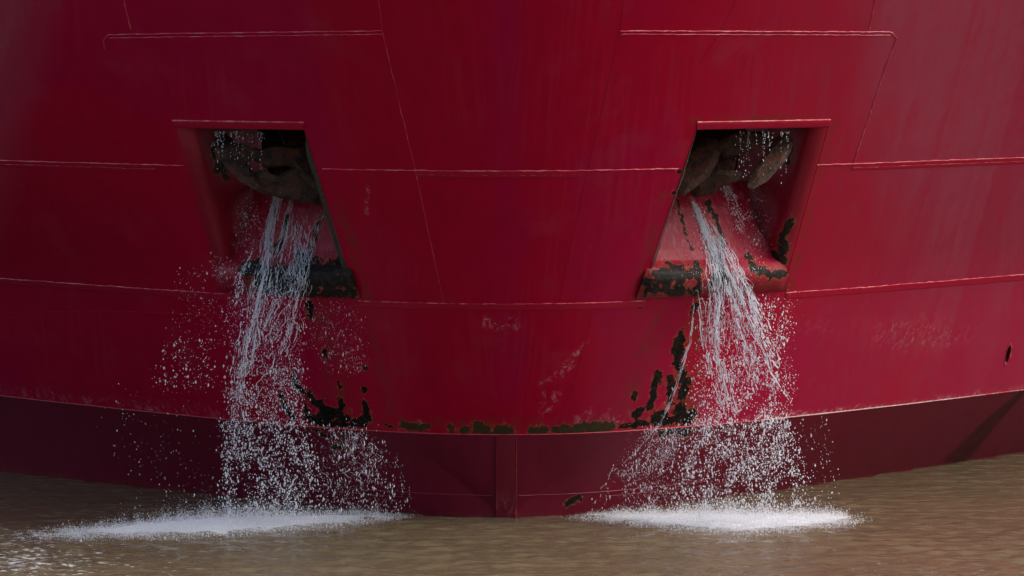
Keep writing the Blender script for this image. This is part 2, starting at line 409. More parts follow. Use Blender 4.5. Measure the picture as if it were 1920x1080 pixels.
def seg(vals, ns):
    """piecewise spacing through per-row breakpoints: vals list of (rows,) arrays"""
    cols = []
    for i, n in enumerate(ns):
        t = np.arange(n) / n
        cols.append(vals[i][:, None] * (1 - t) + vals[i + 1][:, None] * t)
    cols.append(vals[-1][:, None])
    return np.concatenate(cols, 1)
NS = [14, 150, 62, 96, 96, 62, 160, 14]
HOLE = on_hull(1890, 661)
HOLE_UP = on_hull(1892.5, 650); HOLE_DN = on_hull(1887, 680)
def build_hull():
    zz = np.concatenate([np.linspace(ZK, ZB, 78)[:-1], np.linspace(ZB, ZT, 84)[:-1], np.linspace(ZT, 8.3, 56)[:-1], np.linspace(8.3, ZTOP, 10)])
    o = np.ones_like(zz)
    zc = np.clip(zz, ZB - 1.2, ZT + 1.6)
    bp = [-17 * o, -10 * o, edge_x(-1, 'o', zc), edge_x(-1, 'i', zc), XC * o, edge_x(1, 'i', zc), edge_x(1, 'o', zc), 10.4 * o, 17 * o]
    X = seg(bp, NS); Z = np.repeat(zz[:, None], X.shape[1], 1); Y = hull_up(X, Z)
    P = np.stack([X, Y, Z], -1)
    px, py = to_px(P); a = wear(P, 'up')
    # slight buckling of the plates between frames
    nr, nc = X.shape
    f = grid_faces(nr, nc); r = np.repeat(np.arange(nr - 1), nc - 1); c = np.tile(np.arange(nc - 1), nr - 1)
    rows = (zz[:-1][r] >= ZB - 1e-6) & (zz[1:][r] <= ZT + 1e-6)
    c0 = NS[0] + NS[1]; c1 = c0 + NS[2]; c2 = c1 + NS[3] + NS[4]; c3 = c2 + NS[5]
    inp = rows & (((c >= c0) & (c < c1)) | ((c >= c2) & (c < c3)))
    fc = P.reshape(-1, 3)[f].mean(1)
    ax = HOLE_UP - HOLE_DN; L = np.linalg.norm(ax); ax /= L
    q = fc - (HOLE_UP + HOLE_DN) / 2; along = q @ ax; across = np.linalg.norm(q - along[:, None] * ax, axis=1)
    hole = (along / (L / 2 * 1.2)) ** 2 + (across / .075) ** 2 < 1
    f = f[~(inp | hole)]
    return mesh('hull', P.reshape(-1, 3), f, M_HULL, ship, attrs={k: v.ravel() for k, v in a.items()})
hull_o = build_hull()

def build_low():
    zz = np.concatenate([[-1.0, -.3], np.linspace(0, ZK, 46)]); o = np.ones_like(zz)
    bp = [-17 * o, -10 * o, -4.6 * o, -2.4 * o, XC * o, 2.2 * o, 4.4 * o, 10.4 * o, 17 * o]
    X = seg(bp, NS); Z = np.repeat(zz[:, None], X.shape[1], 1); Y = hull_low(X, Z)
    Y[:2] += np.array([.9, .25])[:, None]
    P = np.stack([X, Y, Z], -1); a = wear(P, 'low')
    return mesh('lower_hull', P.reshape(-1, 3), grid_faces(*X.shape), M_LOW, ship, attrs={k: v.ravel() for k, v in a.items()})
low = build_low(); low['label'] = 'dark maroon band below the knuckle at the waterline, paint darkened for shade'

def build_deck():
    xs = np.linspace(-17, 17, 120); f = hull_up(xs, np.full(120, ZTOP)); b = np.full(120, f.max() + .5)
    V = np.concatenate([np.stack([xs, f, np.full(120, ZTOP - .02)], 1), np.stack([xs, b, np.full(120, ZTOP - .02)], 1)])
    i = np.arange(119); F_ = np.stack([i, i + 1, 120 + i + 1, 120 + i], 1)
    return mesh('deck', V, F_, M_SEAM2, ship)
build_deck()

def tube(pts, r, ring=8, jit=0., squash=1.):
    """round bead along a polyline"""
    P = np.asarray(pts, float); T = np.gradient(P, axis=0); T /= np.linalg.norm(T, axis=1)[:, None]
    up = np.array([0, 1., .3]); A = np.cross(T, up); A /= np.linalg.norm(A, axis=1)[:, None]; B = np.cross(T, A)
    rr = np.broadcast_to(np.asarray(r, float), (len(P),)).copy()
    if jit: rr = rr * (1 + jit * (rng.random(len(P)) - .5))
    an = np.linspace(0, 2 * math.pi, ring, endpoint=False)
    V = P[:, None] + rr[:, None, None] * (np.cos(an)[None, :, None] * A[:, None] + squash * np.sin(an)[None, :, None] * B[:, None])
    return V.reshape(-1, 3), grid_faces(len(P), ring, True)

def dense(pl, n):
    pl = np.asarray(pl, float); dd = np.diff(pl[:, :2], axis=0); d = np.r_[0, np.cumsum(np.hypot(dd[:, 0], dd[:, 1]))]; t = np.linspace(0, d[-1], n)
    return np.stack([np.interp(t, d, pl[:, i]) for i in range(pl.shape[1])], 1)

def seam_px(pl, r=.013, mat=None, n=None):
    q = dense(pl, n or max(12, int(sum(math.dist(a, b) for a, b in zip(pl[:-1], pl[1:])) / 7)))
    P = on_hull(q[:, 0] + rng.normal(0, .35, len(q)), q[:, 1] + rng.normal(0, .35, len(q)), 0.002)
    V, F_ = tube(P, r, 8, .5); return mesh('weld_seam', V, F_, mat or M_SEAM, hull_o)

def seam_level(z, x0, x1, r=.012, mat=None, dz=0.):
    """level plate seam at height z between photo columns x0 and x1"""
    xs = np.linspace(x_at(x0, z), x_at(x1, z), max(12, int(abs(x1 - x0) / 6))); zz = z + dz + rng.normal(0, .003, len(xs)) + .006 * (vnoise(xs * 1.7, 0 * xs, 5) - .5)
    P = np.stack([xs, hull_up(xs, zz) - .003, zz], 1)
    V, F_ = tube(P, r, 8, .5); return mesh('weld_seam', V, F_, mat or M_SEAM, hull_o)

def lap_strip(z, x0, x1, h=.07, t=.012):
    """overlapping plate edge just under a seam: a shallow real step"""
    n = max(10, int(abs(x1 - x0) / 8)); xs = np.linspace(x_at(x0, z), x_at(x1, z), n)
    prof = [(0.03, .004), (.015, -t), (-h, -t), (-h - .012, .004)]
    V = []
    for dz, off in prof:
        zz = z + dz + rng.normal(0, .002, n); V.append(np.stack([xs, hull_up(xs, zz) + off, zz], 1))
    V = np.stack(V, 1).reshape(-1, 3)
    return mesh('lapped_plate_edge', V, grid_faces(n, 4), M_SEAM2, hull_o, smooth=False)

ZA, ZBS, ZC = 3.487, 5.545, 7.553
for a, b in ((-60, 300), (300, 345), (605, 780), (780, 1100), (1100, 1272), (1532, 1600), (1600, 1990)):
    seam_level(ZBS, a, b, .009)
for a, b in ((-60, 290), (782, 1095), (1598, 1990)): lap_strip(ZBS - .03, a, b); seam_level(ZBS, a, b, .007, dz=-.062)
for a, b in ((-60, 440), (672, 1210), (1474, 1990)): lap_strip(ZA - .02, a, b, .075, .014)
for a, b in ((-60, 420), (672, 1210), (1474, 1990)): seam_level(ZA, a, b, .009 if a != 672 else .007)
seam_px([(196, 92), (194, 74), (202, 65), (450, 61), (717, 58)], .009); seam_px([(204, 71), (717, 64)], .007)
seam_px([(1163, 58), (1430, 59), (1672, 60), (1682, 72), (1662, 120), (1600, 306)], .009); seam_px([(1165, 64), (1420, 65), (1668, 66)], .007)
seam_px([(708, -20), (717, 60), (744, 175), (779, 320), (806, 450), (832, 566)], .0032, M_SEAM)
seam_px([(1172, -20), (1163, 58), (1135, 180), (1101, 322), (1075, 440), (1048, 566)], .003, M_SEAM2)
seam_px([(772, 590), (812, 700), (852, 812)], .004, M_SEAM2)
seam_px([(1110, 590), (1085, 690), (1045, 800)], .003, M_SEAM2)
seam_px([(228, -20), (245, 55)], .008); seam_px([(1645, -20), (1630, 55)], .008)
seam_px([(-60, 588), (180, 583), (372, 589)], .004, M_SEAM2)
seam_px([(1385, -10), (1345, 70), (1312, 120)], .002, M_SEAM2)

# stem bar and low seams of the fore foot
def build_stem():
    zz = np.linspace(-.5, ZK - .01, 30); V = []
    for x in (-.16, -.15, .15, .16):
        off = .02 if abs(x) > .155 else -.035
        V.append(np.stack([np.full(30, x + XC), hull_low(np.full(30, XC), zz) + off + .03 * (abs(x) > .155), zz], 1))
    V = np.stack(V, 1).reshape(-1, 3)
    a = {k: np.zeros(len(V)) for k in ('stain', 'scuff', 'fade_sheen', 'repaint')}; a['bare'] = np.full(len(V), -1.); a['olive'] = np.full(len(V), -1.)
    a['stain'] = np.full(len(V), .35); a['scuff'] = .35 * sstep(.5, .1, V[:, 2])
    o = mesh('stem_bar', V, grid_faces(30, 4), M_LOW, ship, smooth=False, attrs=a)
    for x, r in ((.165, .011), (-.165, .007)):
        P = np.stack([np.full(30, x + XC), hull_low(np.full(30, XC + x), zz) - .004, zz], 1)
        Vv, F_ = tube(P, r, 8, .3); mesh('weld_seam', Vv, F_, M_SEAM3, o)
    return o
build_stem()
for sg in (-1, 1):
    for z0, x0, x1, r in ((.36, .2, 3.2, .007), (.28, 1.6, 4.2, .005)):
        xs = XC + sg * np.linspace(x0, x1, 40); zz = np.full(40, z0)
        V, F_ = tube(np.stack([xs, hull_low(xs, zz) - .002, zz], 1), r, 6, .4); mesh('weld_seam', V, F_, M_SEAM3, low)

def build_knuckle():
    for s in (-1, 1):
        xs = XC + s * np.linspace(0, 17, 300); zz = np.full(300, ZK) + .004 * (vnoise(xs * 2, 0 * xs, 8) - .5)
        P = np.stack([xs, hull_up(xs, np.full(300, ZK)), zz], 1)
        px, _ = to_px(P)
        V, F_ = tube(P, .011, 10, .3)
        sc = (sstep(1380, 1470, px) * (.85 - .5 * sstep(1560, 1900, px)) if s > 0 else .10 * sstep(500, 200, px))
        mesh('knuckle_edge', V, F_, M_STRAKE, ship, attrs={'scrape': np.repeat(sc, 10)})
    # scraped band just above it
build_knuckle()

def no_wear(n):
    a = {k: np.zeros(n) for k in ('stain', 'scuff', 'fade_sheen', 'repaint')}; a['bare'] = np.full(n, -1.); a['olive'] = np.full(n, -1.); return a

# drain hole with its raised collar
def build_drain():
    c = (HOLE_UP + HOLE_DN) / 2; u = (HOLE_UP - HOLE_DN); L = np.linalg.norm(u); u /= L
    e = .05; nx = np.array([-(hull_up(c[0] + e, c[2]) - hull_up(c[0] - e, c[2])) / (2 * e), 1, -(hull_up(c[0], c[2] + e) - hull_up(c[0], c[2] - e)) / (2 * e)]); nx = -nx / np.linalg.norm(nx)
    v = np.cross(u, nx); v /= np.linalg.norm(v)
    d = empty('drain_hole', tuple(c)); d.parent = ship; d.matrix_parent_inverse = ship.matrix_basis.inverted()
    bpy.context.view_layer.update()
    an = np.linspace(0, 2 * math.pi, 40, endpoint=False)
    def ring(k, off): return c + np.cos(an)[:, None] * (L / 2 * k + (k > .9) * .02) * u + np.sin(an)[:, None] * ((.06 * k)) * v + off * nx
    rows = np.stack([ring(1.42, -.006), ring(1.3, .006), ring(1.1, .009), ring(.98, -.012)])
    a0 = no_wear(160); a0['fade_sheen'] += .75; mesh('collar', rows.reshape(-1, 3), grid_faces(4, 40, True), M_HULL, None, attrs=a0)
    o = bpy.data.objects['collar']; o.parent = d; o.matrix_parent_inverse = d.matrix_basis.inverted()
    back = np.array([0, 1., .55]); back /= np.linalg.norm(back)
    def pipe(k, dd): return c + np.cos(an)[:, None] * (L / 2 * k) * u + np.sin(an)[:, None] * ((.06 * k)) * v + dd * back
    rows = np.concatenate([np.stack([pipe(1.03, .0), pipe(1.0, .25), pipe(.95, .8)]), np.broadcast_to(c + .8 * back, (1, 40, 3))])
    n = 160; a = {k: np.zeros(n) for k in ('stain', 'scuff', 'repaint')}; a['fade_sheen'] = np.full(n, .8); a['bare'] = np.full(n, -1.); a['olive'] = np.full(n, -1.)
    o = mesh('pipe_bore', rows.reshape(-1, 3), grid_faces(4, 40, True), M_POCKET, None, attrs=a)
    o.parent = d; o.matrix_parent_inverse = d.matrix_basis.inverted()
build_drain()

# ---------------------------------------------------------------- anchor pockets
PROF = np.array([(1.75, 1.62), (1.45, 1.46), (1.15, 1.26), (.88, 1.04), (.64, .82), (.42, .62), (.20, .47), (-.02, .37), (-.17, .30), (-.27, .20), (-.30, .09), (-.26, -.01), (-.15, -.08), (.02, -.12)])   # (behind the plating, above the sill)
def sill_off(dz):
    """how far behind the plating the sloping sill lies at a height above the pocket's bottom (front side)"""
    return np.interp(dz, PROF[:11, 1][::-1], PROF[:11, 0][::-1])
LIP_BARE = {-1: [[(500, 545, 14), (560, 550, 18), (664, 552, 16)], [(455, 502, 14), (520, 512, 27), (580, 520, 38), (640, 520, 42), (665, 530, 30)], [(560, 480, 14), (585, 490, 16)], [(480, 525, 16), (560, 535, 22)], [(655, 500, 14), (600, 505, 14)],
                 [(608, 400, 4), (590, 440, 6), (578, 490, 9)], [(540, 405, 5), (528, 440, 7), (520, 470, 8)]],
            1: [[(1212, 545, 12), (1290, 546, 14)], [(1215, 530, 18), (1240, 520, 31), (1280, 515, 28)], [(1250, 495, 9), (1262, 500, 9)], [(1283, 490, 5)], [(1306, 490, 6), (1312, 520, 9), (1305, 550, 9)], [(1345, 480, 16), (1350, 520, 26)],
                [(1405, 482, 8), (1418, 505, 14), (1445, 512, 13), (1470, 512, 12)], [(1328, 380, 7), (1345, 420, 8), (1358, 460, 7)], [(1268, 370, 4), (1282, 430, 4), (1300, 470, 4)]]}
WALL_BARE = {-1: [[(402, 278, 9), (412, 318, 12), (425, 330, 9)]], 1: [[(1478, 275, 12), (1476, 300, 10)], [(1482, 412, 9), (1470, 440, 14), (1466, 470, 12)], [(1452, 478, 10), (1468, 490, 10)]]}

def build_pocket(s):
    t = empty('anchor_pocket'); t.parent = ship; t.matrix_parent_inverse = ship.matrix_basis.inverted()
    t['label'] = 'pocket under the header bar on the ' + ('darker side of the bow' if s < 0 else 'lighter side of the bow')
    dirn = -s                                  # towards the centre line
    # outer wall with a rounded edge, running in and aft
    zz = np.linspace(ZB - .0, ZT, 60); xo = edge_x(s, 'o', zz); D0 = hull_up(xo, zz)
    e = .02; slope = (hull_up(xo + e, zz) - hull_up(xo - e, zz)) / (2 * e)       # dD/dX
    tx = np.array([dirn, 0.])                                                  # heading inboard along the plating
    tv = np.stack([np.full_like(zz, dirn), slope * dirn], 1); tv /= np.linalg.norm(tv, axis=1)[:, None]
    wv = np.array([dirn * .50, 1.]); wv /= np.linalg.norm(wv)
    rows = []; r = .34
    P = np.stack([xo, D0], 1); ang = np.linspace(0, 1, 12); cur = P.copy(); rows.append(cur.copy())
    for i in range(12):
        a = (i + .5) / 12; d = tv * (1 - a) + wv * a; d /= np.linalg.norm(d, axis=1)[:, None]
        cur = cur + d * (r * 1.1 / 12); rows.append(cur.copy())
    for i in range(24): cur = cur + wv * (1.75 / 24); rows.append(cur.copy())
    rows = np.stack(rows, 1)                                                    # (60, n, 2)
    V = np.concatenate([rows, np.repeat(zz[:, None, None], rows.shape[1], 1)], 2)
    px, py = to_px(V); a = {k: v.reshape(px.shape) for k, v in no_wear(px.size).items()}
    a['bare'] = field(px, py, WALL_BARE[s], 13, 4); a['stain'] = .1 + .45 * np.clip(field(px, py, [[(360, 250, 20), (425, 500, 25)], [(1540, 250, 14), (1470, 510, 25)]], 5), 0, 1)
    a['fade_sheen'] = .25 * sstep(320, 245, py) if s < 0 else 0 * px
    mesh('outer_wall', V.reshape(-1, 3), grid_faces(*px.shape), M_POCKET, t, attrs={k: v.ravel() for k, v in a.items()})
    xb = rows[:, -1, 0]; Db = rows[:, -1, 1]
    # inner wall: corroded plate edge, then plate going aft
    zi = np.linspace(ZB - .12, ZT, 90); xi = edge_x(s, 'i', zi); Di = hull_up(xi, zi)
    jag = .016 * (fbm(zi * 9, 0 * zi, 41 + s, 3) - .5) * 2
    wid = (.075 if s < 0 else .03) * sstep(ZT + .02, ZT - .5, zi) + .004
    E = np.stack([np.stack([xi - dirn * .006, Di - .006, zi], 1), np.stack([xi - dirn * (wid * .25) + jag * .3, Di - .012, zi], 1),
                  np.stack([xi - dirn * wid + jag, Di + .07, zi], 1), np.stack([xi - dirn * wid + jag * .5, Di + .14, zi], 1)], 1)
    mesh('plate_edge', E.reshape(-1, 3), grid_faces(90, 4), M_EDGE, t, smooth=False)
    I = np.stack([np.stack([xi + 0 * xi, Di + .002, zi], 1), np.stack([xi + dirn * .05, Di + 2.6, zi], 1)], 1)
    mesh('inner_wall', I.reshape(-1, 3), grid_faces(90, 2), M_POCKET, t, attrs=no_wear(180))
    # roof and back
    xs = np.linspace(float(edge_x(s, 'i', ZT)), float(edge_x(s, 'o', ZT)), 24)
    Rf = np.stack([np.stack([xs, hull_up(xs, np.full(24, ZT)) + .002, np.full(24, ZT)], 1), np.stack([xs, np.full(24, Db.max() + .9), np.full(24, ZT)], 1)], 1)
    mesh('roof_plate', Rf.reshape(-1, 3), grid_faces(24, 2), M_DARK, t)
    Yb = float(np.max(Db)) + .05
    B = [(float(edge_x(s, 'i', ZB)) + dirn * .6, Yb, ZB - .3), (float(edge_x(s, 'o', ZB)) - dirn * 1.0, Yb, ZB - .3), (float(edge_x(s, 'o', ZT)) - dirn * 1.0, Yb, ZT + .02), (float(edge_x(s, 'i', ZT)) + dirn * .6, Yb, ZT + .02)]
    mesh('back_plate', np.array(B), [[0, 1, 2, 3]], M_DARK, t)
    # sloping sill that rolls over a rounded lip
    n = 70; u = np.linspace(-.03, 1.03, n); tt = dense(PROF, 64)
    V = np.zeros((len(tt), n, 3))
    for j, (off, dz) in enumerate(tt):
        z = ZB + dz; xi_ = float(edge_x(s, 'i', z)); xo_ = float(edge_x(s, 'o', max(z, ZB)))
        k = 1 - .42 * sstep(.12, 1.5, dz) ** .7                                # the tongue narrows as it climbs aft
        x = xi_ + (xo_ - xi_) * k * u
        uu = np.clip(u, 0, 1); ends = np.clip(4 * uu * (1 - uu), 0, 1) ** .35
        o = np.where(off < 0, off * (.30 + .70 * ends), off)
        o = o + (.10 * sstep(.7, 1, uu) * sstep(.1, .5, dz))
        V[j, :, 0] = x; V[j, :, 1] = hull_up(x, np.full(n, z)) + o; V[j, :, 2] = z
    nr, nc = V.shape[:2]
    V[..., 1] += .02 * (fbm(V[..., 0] * 3, V[..., 2] * 3, 77, 3) - .5)
    px, py = to_px(V); a = {k: v.reshape(px.shape) for k, v in no_wear(px.size).items()}
    a['bare'] = field(px, py, LIP_BARE[s], 17, 7); a['stain'] = np.clip(.15 + .7 * field(px, py, [[(480, 540, 30), (660, 555, 30)], [(1220, 545, 30), (1470, 530, 26)], [(1300, 500, 16)]], 6), 0, 1)
    a['fade_sheen'] = .12 * sstep(380, 440, py) * sstep(520, 470, py); a['scuff'] = .3 * sstep(500, 450, py)
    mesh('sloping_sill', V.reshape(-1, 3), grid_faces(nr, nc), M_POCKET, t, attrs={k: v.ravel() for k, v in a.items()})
    # header bar over the opening
    x0 = float(edge_x(s, 'o', ZT)) - dirn * .05; x1 = float(edge_x(s, 'i', ZT)) + dirn * .0
    xs = np.linspace(x0, x1, 40); prof = [(.095, .005), (.09, -.016), (.06, -.017), (.03, -.017), (.002, -.018), (-.012, -.008), (-.012, .06)]
    V = np.stack([np.stack([xs, hull_up(xs, np.full(40, ZT + dz)) + o, np.full(40, ZT + dz)], 1) for dz, o in prof], 1)
    mesh('header_bar', V.reshape(-1, 3), grid_faces(40, len(prof)), M_SEAM2, t)
    V, F_ = tube(np.stack([xs, hull_up(xs, np.full(40, ZT + .10)) - .012, np.full(40, ZT + .102)], 1), .012, 8, .5); mesh('weld_seam', V, F_, M_SEAM, t)
    # thin raised frame line outside the outer edge
    zf = np.linspace(ZB + .05, ZT + .08, 60); xf = edge_x(s, 'o', zf) - dirn * .03
    V, F_ = tube(np.stack([xf, hull_up(xf, zf) - .0, zf], 1), .008, 8, .4); mesh('weld_seam', V, F_, M_SEAM2, t)
    return t
for s in (-1, 1): build_pocket(s)

# ---------------------------------------------------------------- anchors
def loft(spine, wid, thk, side, up, n=20, power=2.4):
    """superellipse sections along a spine; side / up are section axes"""
    an = np.linspace(0, 2 * math.pi, n, endpoint=False); c, s_ = np.cos(an), np.sin(an)
    c = np.sign(c) * np.abs(c) ** (2 / power); s_ = np.sign(s_) * np.abs(s_) ** (2 / power)
    V = []
    for p, w, h in zip(spine, wid, thk): V.append(np.asarray(p) + np.outer(c * w, side) + np.outer(s_ * h, up))
    V = np.stack(V); F_ = [list(f) for f in grid_faces(len(spine), n, True)]
    F_ += [list(range(n))[::-1], [(len(spine) - 1) * n + i for i in range(n)]]
    return V.reshape(-1, 3), F_

def build_anchor(s, label):
    """stockless anchor hauled into its pocket, flukes up, crown down"""
    mx = lambda q: q if s > 0 else 1888 - q
    zc = 4.95; Dref = float(on_hull(mx(1375), 310)[1])
    base = ray(mx(1345), 350, Dref + .62)
    root = empty('anchor', tuple(base)); tag(root, label, 'anchor', 'stowed anchors')
    bpy.context.view_layer.update()
    def part(name, V, F_, parent=root):
        V = np.asarray(V, float).copy()
        nrm = .010 * (fbm(V[:, 0] * 16 + V[:, 1] * 7, V[:, 2] * 16, 91, 3) - .5) * 2
        V[:, 1] += nrm; V[:, 0] += nrm * .6
        o = mesh(name, V, F_, M_RUST, None, smooth=name == 'shank'); o.parent = parent; o.matrix_parent_inverse = root.matrix_basis.inverted()
        return o
    side = np.array([1., .0, 0]); upv = np.array([0, 1., .0])
    # crown: a plated block between the fluke roots, its underside wedge-shaped
    def block(pts, d0, d1, lean=0., bev=.06, k0=.80):
        """plate with a surveyed outline, front at depth d0, back at d1, broad chamfer, its top leaning aft"""
        yc = np.mean([p[1] for p in pts])
        n = len(pts); c = np.mean(pts, 0); V = []
        for d, k in ((d0, k0), (d0 + bev, 1.), (d1, 1.0)):
            q = c + (np.asarray(pts, float) - c) * k; V.append(ray(mx(q[:, 0]), q[:, 1], Dref + d + lean * (yc - q[:, 1]) / 120))
        V = np.stack(V)
        # fine rows so that corrosion can dent it
        V = np.concatenate([V[:1], V[1:2] * .5 + V[:1] * .5, V[1:2], V[1:2] * .5 + V[2:] * .5, V[2:]])
        F_ = [list(f) for f in grid_faces(5, n, True)] + [list(range(n))[::-1], [4 * n + i for i in range(n)]]
        return V.reshape(-1, 3), F_
    def outline(pts, step=6):
        out = []
        for (x0, y0), (x1, y1) in zip(pts, pts[1:] + pts[:1]):
            m = max(1, int(math.dist((x0, y0), (x1, y1)) / step))
            for i in range(m): out.append((x0 + (x1 - x0) * i / m + rng.normal(0, .35), y0 + (y1 - y0) * i / m + rng.normal(0, .35)))
        return out
    part('fluke', *block(outline([(1266, 356), (1276, 304), (1292, 272), (1318, 257), (1342, 260), (1354, 273), (1347, 302), (1330, 330), (1302, 352), (1280, 368)]), .38, .62, .75, .07, .62))
    part('fluke', *block(outline([(1477, 251), (1486, 262), (1483, 285), (1462, 316), (1436, 341), (1411, 356), (1401, 350), (1409, 325), (1431, 290), (1451, 261), (1465, 250)]), .44, .62, .75, .06, .6))
    if s > 0:
        part('crown', *block(outline([(1288, 350), (1318, 326), (1350, 318), (1392, 322), (1388, 338), (1350, 350), (1340, 364), (1300, 370)]), .42, .9, -.5, .1, .6))
        part('cross_web', *block(outline([(1330, 272), (1350, 258), (1372, 246), (1440, 246), (1452, 262), (1420, 282), (1392, 288), (1352, 300)]), .72, 1.0))
    else:
        part('crown', *block(outline([(1268, 352), (1292, 318), (1335, 310), (1366, 330), (1400, 316), (1420, 330), (1412, 356), (1388, 366), (1330, 378), (1290, 384)]), .36, .9))
        part('cross_web', *block(outline([(1300, 296), (1316, 276), (1372, 271), (1400, 280), (1440, 268), (1486, 276), (1482, 300), (1450, 312), (1412, 300), (1386, 316), (1352, 312), (1330, 318)]), .44, .95))
    # shank runs up and aft into the hawse pipe
    rows = dense([(1348, 345, 22, .12, .7), (1362, 300, 20, .12, 1.0), (1375, 262, 18, .11, 1.35), (1385, 235, 17, .11, 1.7)], 14)
    sp = [ray(mx(a), b, Dref + d) for a, b, w, th, d in rows]
    part('shank', *loft(sp, rows[:, 2] * Dref / F, rows[:, 3], side, upv, 16, 5))
    return root
build_anchor(1, 'rusty brown anchor with two separate rounded flukes in the pocket on the paler side')
build_anchor(-1, 'dark rusty anchor with a wide web bridging its flukes, in the darker pocket')

# ---------------------------------------------------------------- falling water
def surf(X, z):
    """front-most solid surface: plating, or the sill inside a pocket"""
    X = np.asarray(X, float); z = np.asarray(z, float); D = hull(X, z)
    for s in (-1, 1):
        lo = np.minimum(edge_x(s, 'i', z), edge_x(s, 'o', z)); hi = np.maximum(edge_x(s, 'i', z), edge_x(s, 'o', z))
        ins = (X > lo) & (X < hi) & (z > ZB - .12) & (z < ZT)
        D = np.where(ins, hull_up(X, z) + sill_off(np.maximum(z - ZB, .09)), D)
    return D

BEADS = []
def strands(guide, n, seed, r0=.0038, wander=1.5, brk=(.9, 1.0), m=110):
    """ropes of water along a guide of (px, py, half width px, metres in front of the sill line)"""
    r_ = np.random.default_rng(seed); gd = dense(guide, m); VV, FF = [], []; base = 0
    sgn = 1 if gd[0, 0] > 960 else -1
    Dl = float(hull_up(edge_x(sgn, 'i', ZB) * .5 + edge_x(sgn, 'o', ZB) * .5, ZB))
    ys = np.arange(m)
    cen = r_.uniform(-.95, .95, 7)
    for i in range(int(n * (.8 if n > 20 else 1.4))):
        u = np.clip(cen[r_.integers(7)] * .8 + r_.normal(0, .17), -1.15, 1.15); t0 = r_.random() ** 1.4 * .85; t1 = min(1, t0 + .08 + .5 * r_.random() ** 1.6)
        a, b = int(t0 * (m - 1)), int(t1 * (m - 1))
        if b - a < 5: continue
        tt = np.linspace(0, 1, m)[a:b]; gp = gd[a:b]
        w = vnoise(tt * (5 + 5 * r_.random()) + r_.random() * 99, 0 * tt + i, seed) - .5
        w2 = vnoise(tt * 26 + r_.random() * 99, 0 * tt + i, seed + 1) - .5; w3 = vnoise(tt * 60 + r_.random() * 99, 0 * tt + i, seed + 2) - .5
        px = gp[:, 0] + gp[:, 2] * (u * (.6 + .55 * tt) + wander * (.50 * w + .11 * w2) * (.75 + .6 * tt)) + 1.8 * w3 * (.7 + tt)
        py = gp[:, 1] + 2.5 * w3
        P = ray(px, py, Dl - gp[:, 3] - .12 * abs(r_.normal()))
        lim = surf(P[:, 0], P[:, 2]) - .02 - .05 * r_.random()
        P = ray(px, py, np.minimum(P[:, 1], lim))
        rad = r0 * (.45 + 1.1 * r_.random()) * (1 + 1.9 * (vnoise(tt * 60 + i * 7.7, 0 * tt, seed + 4) - .5)) * (1 + .8 * w2)
        end = np.minimum(1, np.minimum((np.arange(len(tt)) + 1) / 4, (len(tt) - np.arange(len(tt))) / 6)); rad = rad * end
        gap = vnoise(tt * 30 + i * 3.1, 0 * tt + 5, seed + 6) < brk[0] * .36 + (brk[1] * .40) * tt ** 1.5
        an = np.linspace(0, 2 * math.pi, 5, endpoint=False)
        ringv = P[:, None] + rad[:, None, None] * np.stack([np.cos(an), np.sin(an), 0 * an], -1)[None]
        f = grid_faces(len(tt), 5, True).reshape(len(tt) - 1, 5, 4)[~gap[:-1]].reshape(-1, 4)
        nb = max(1, len(tt) // 5); q = r_.integers(0, len(tt), nb); BEADS.append((sgn, P[q] + r_.normal(0, 1, (nb, 3)) * np.array([.035, .03, .03])))
        VV.append(ringv.reshape(-1, 3)); FF.append(f + base); base += len(tt) * 5
    return VV, FF, base

def merge(parts):
    VV, FF, base = [], [], 0
    for v, f, b in parts:
        VV += v; FF += [q + base for q in f]; base += b
    return np.concatenate(VV), np.concatenate(FF)

GL = [([(530, 326, 7, -.75), (520, 370, 14, -.6), (506, 430, 15, -.40), (498, 480, 18, .1), (488, 530, 26, .32), (474, 590, 30, .36), (460, 660, 28, .42), (446, 730, 26, .46), (438, 800, 26, .5)], 125, {}),
      ([(545, 335, 6, -.75), (545, 380, 12, -.6), (530, 440, 14, -.4), (515, 490, 16, .1), (505, 540, 22, .32), (490, 610, 26, .36), (478, 680, 28, .4)], 50, {}),
      ([(606, 398, 8, -.5), (585, 440, 16, -.3), (575, 490, 18, .1), (566, 540, 20, .32), (550, 600, 24, .34), (532, 660, 26, .36), (515, 740, 34, .4)], 60, {}),
      ([(560, 400, 20, -.5), (552, 450, 28, -.3), (545, 500, 40, .1), (528, 545, 50, .32), (508, 600, 50, .35), (486, 670, 45, .4)], 130, {}),
      ([(474, 470, 8, .1), (452, 520, 14, .25), (440, 560, 16, .3), (430, 610, 20, .35)], 16, dict(r0=.005)),
      ([(497, 500, 5, .2), (484, 560, 6, .38), (468, 630, 6, .42), (452, 700, 7, .46), (447, 760, 8, .5)], 13, dict(r0=.0054, brk=(.35, .45))),
      ([(520, 530, 5, .3), (505, 590, 6, .38), (488, 640, 6, .42), (470, 690, 8, .46)], 11, dict(r0=.0048, brk=(.35, .45))),
      ([(568, 520, 5, .3), (556, 580, 6, .36), (538, 630, 6, .4), (520, 670, 8, .42)], 10, dict(r0=.0048, brk=(.35, .5))),
      ([(528, 335, 5, -.75), (512, 400, 7, -.5), (500, 470, 8, 0)], 14, dict(r0=.006, brk=(.45, .4))),
      ([(665, 800, 60, .1), (660, 880, 70, .14), (660, 955, 80, .2)], 46, dict(r0=.0032, brk=(.9, 1.2)))]
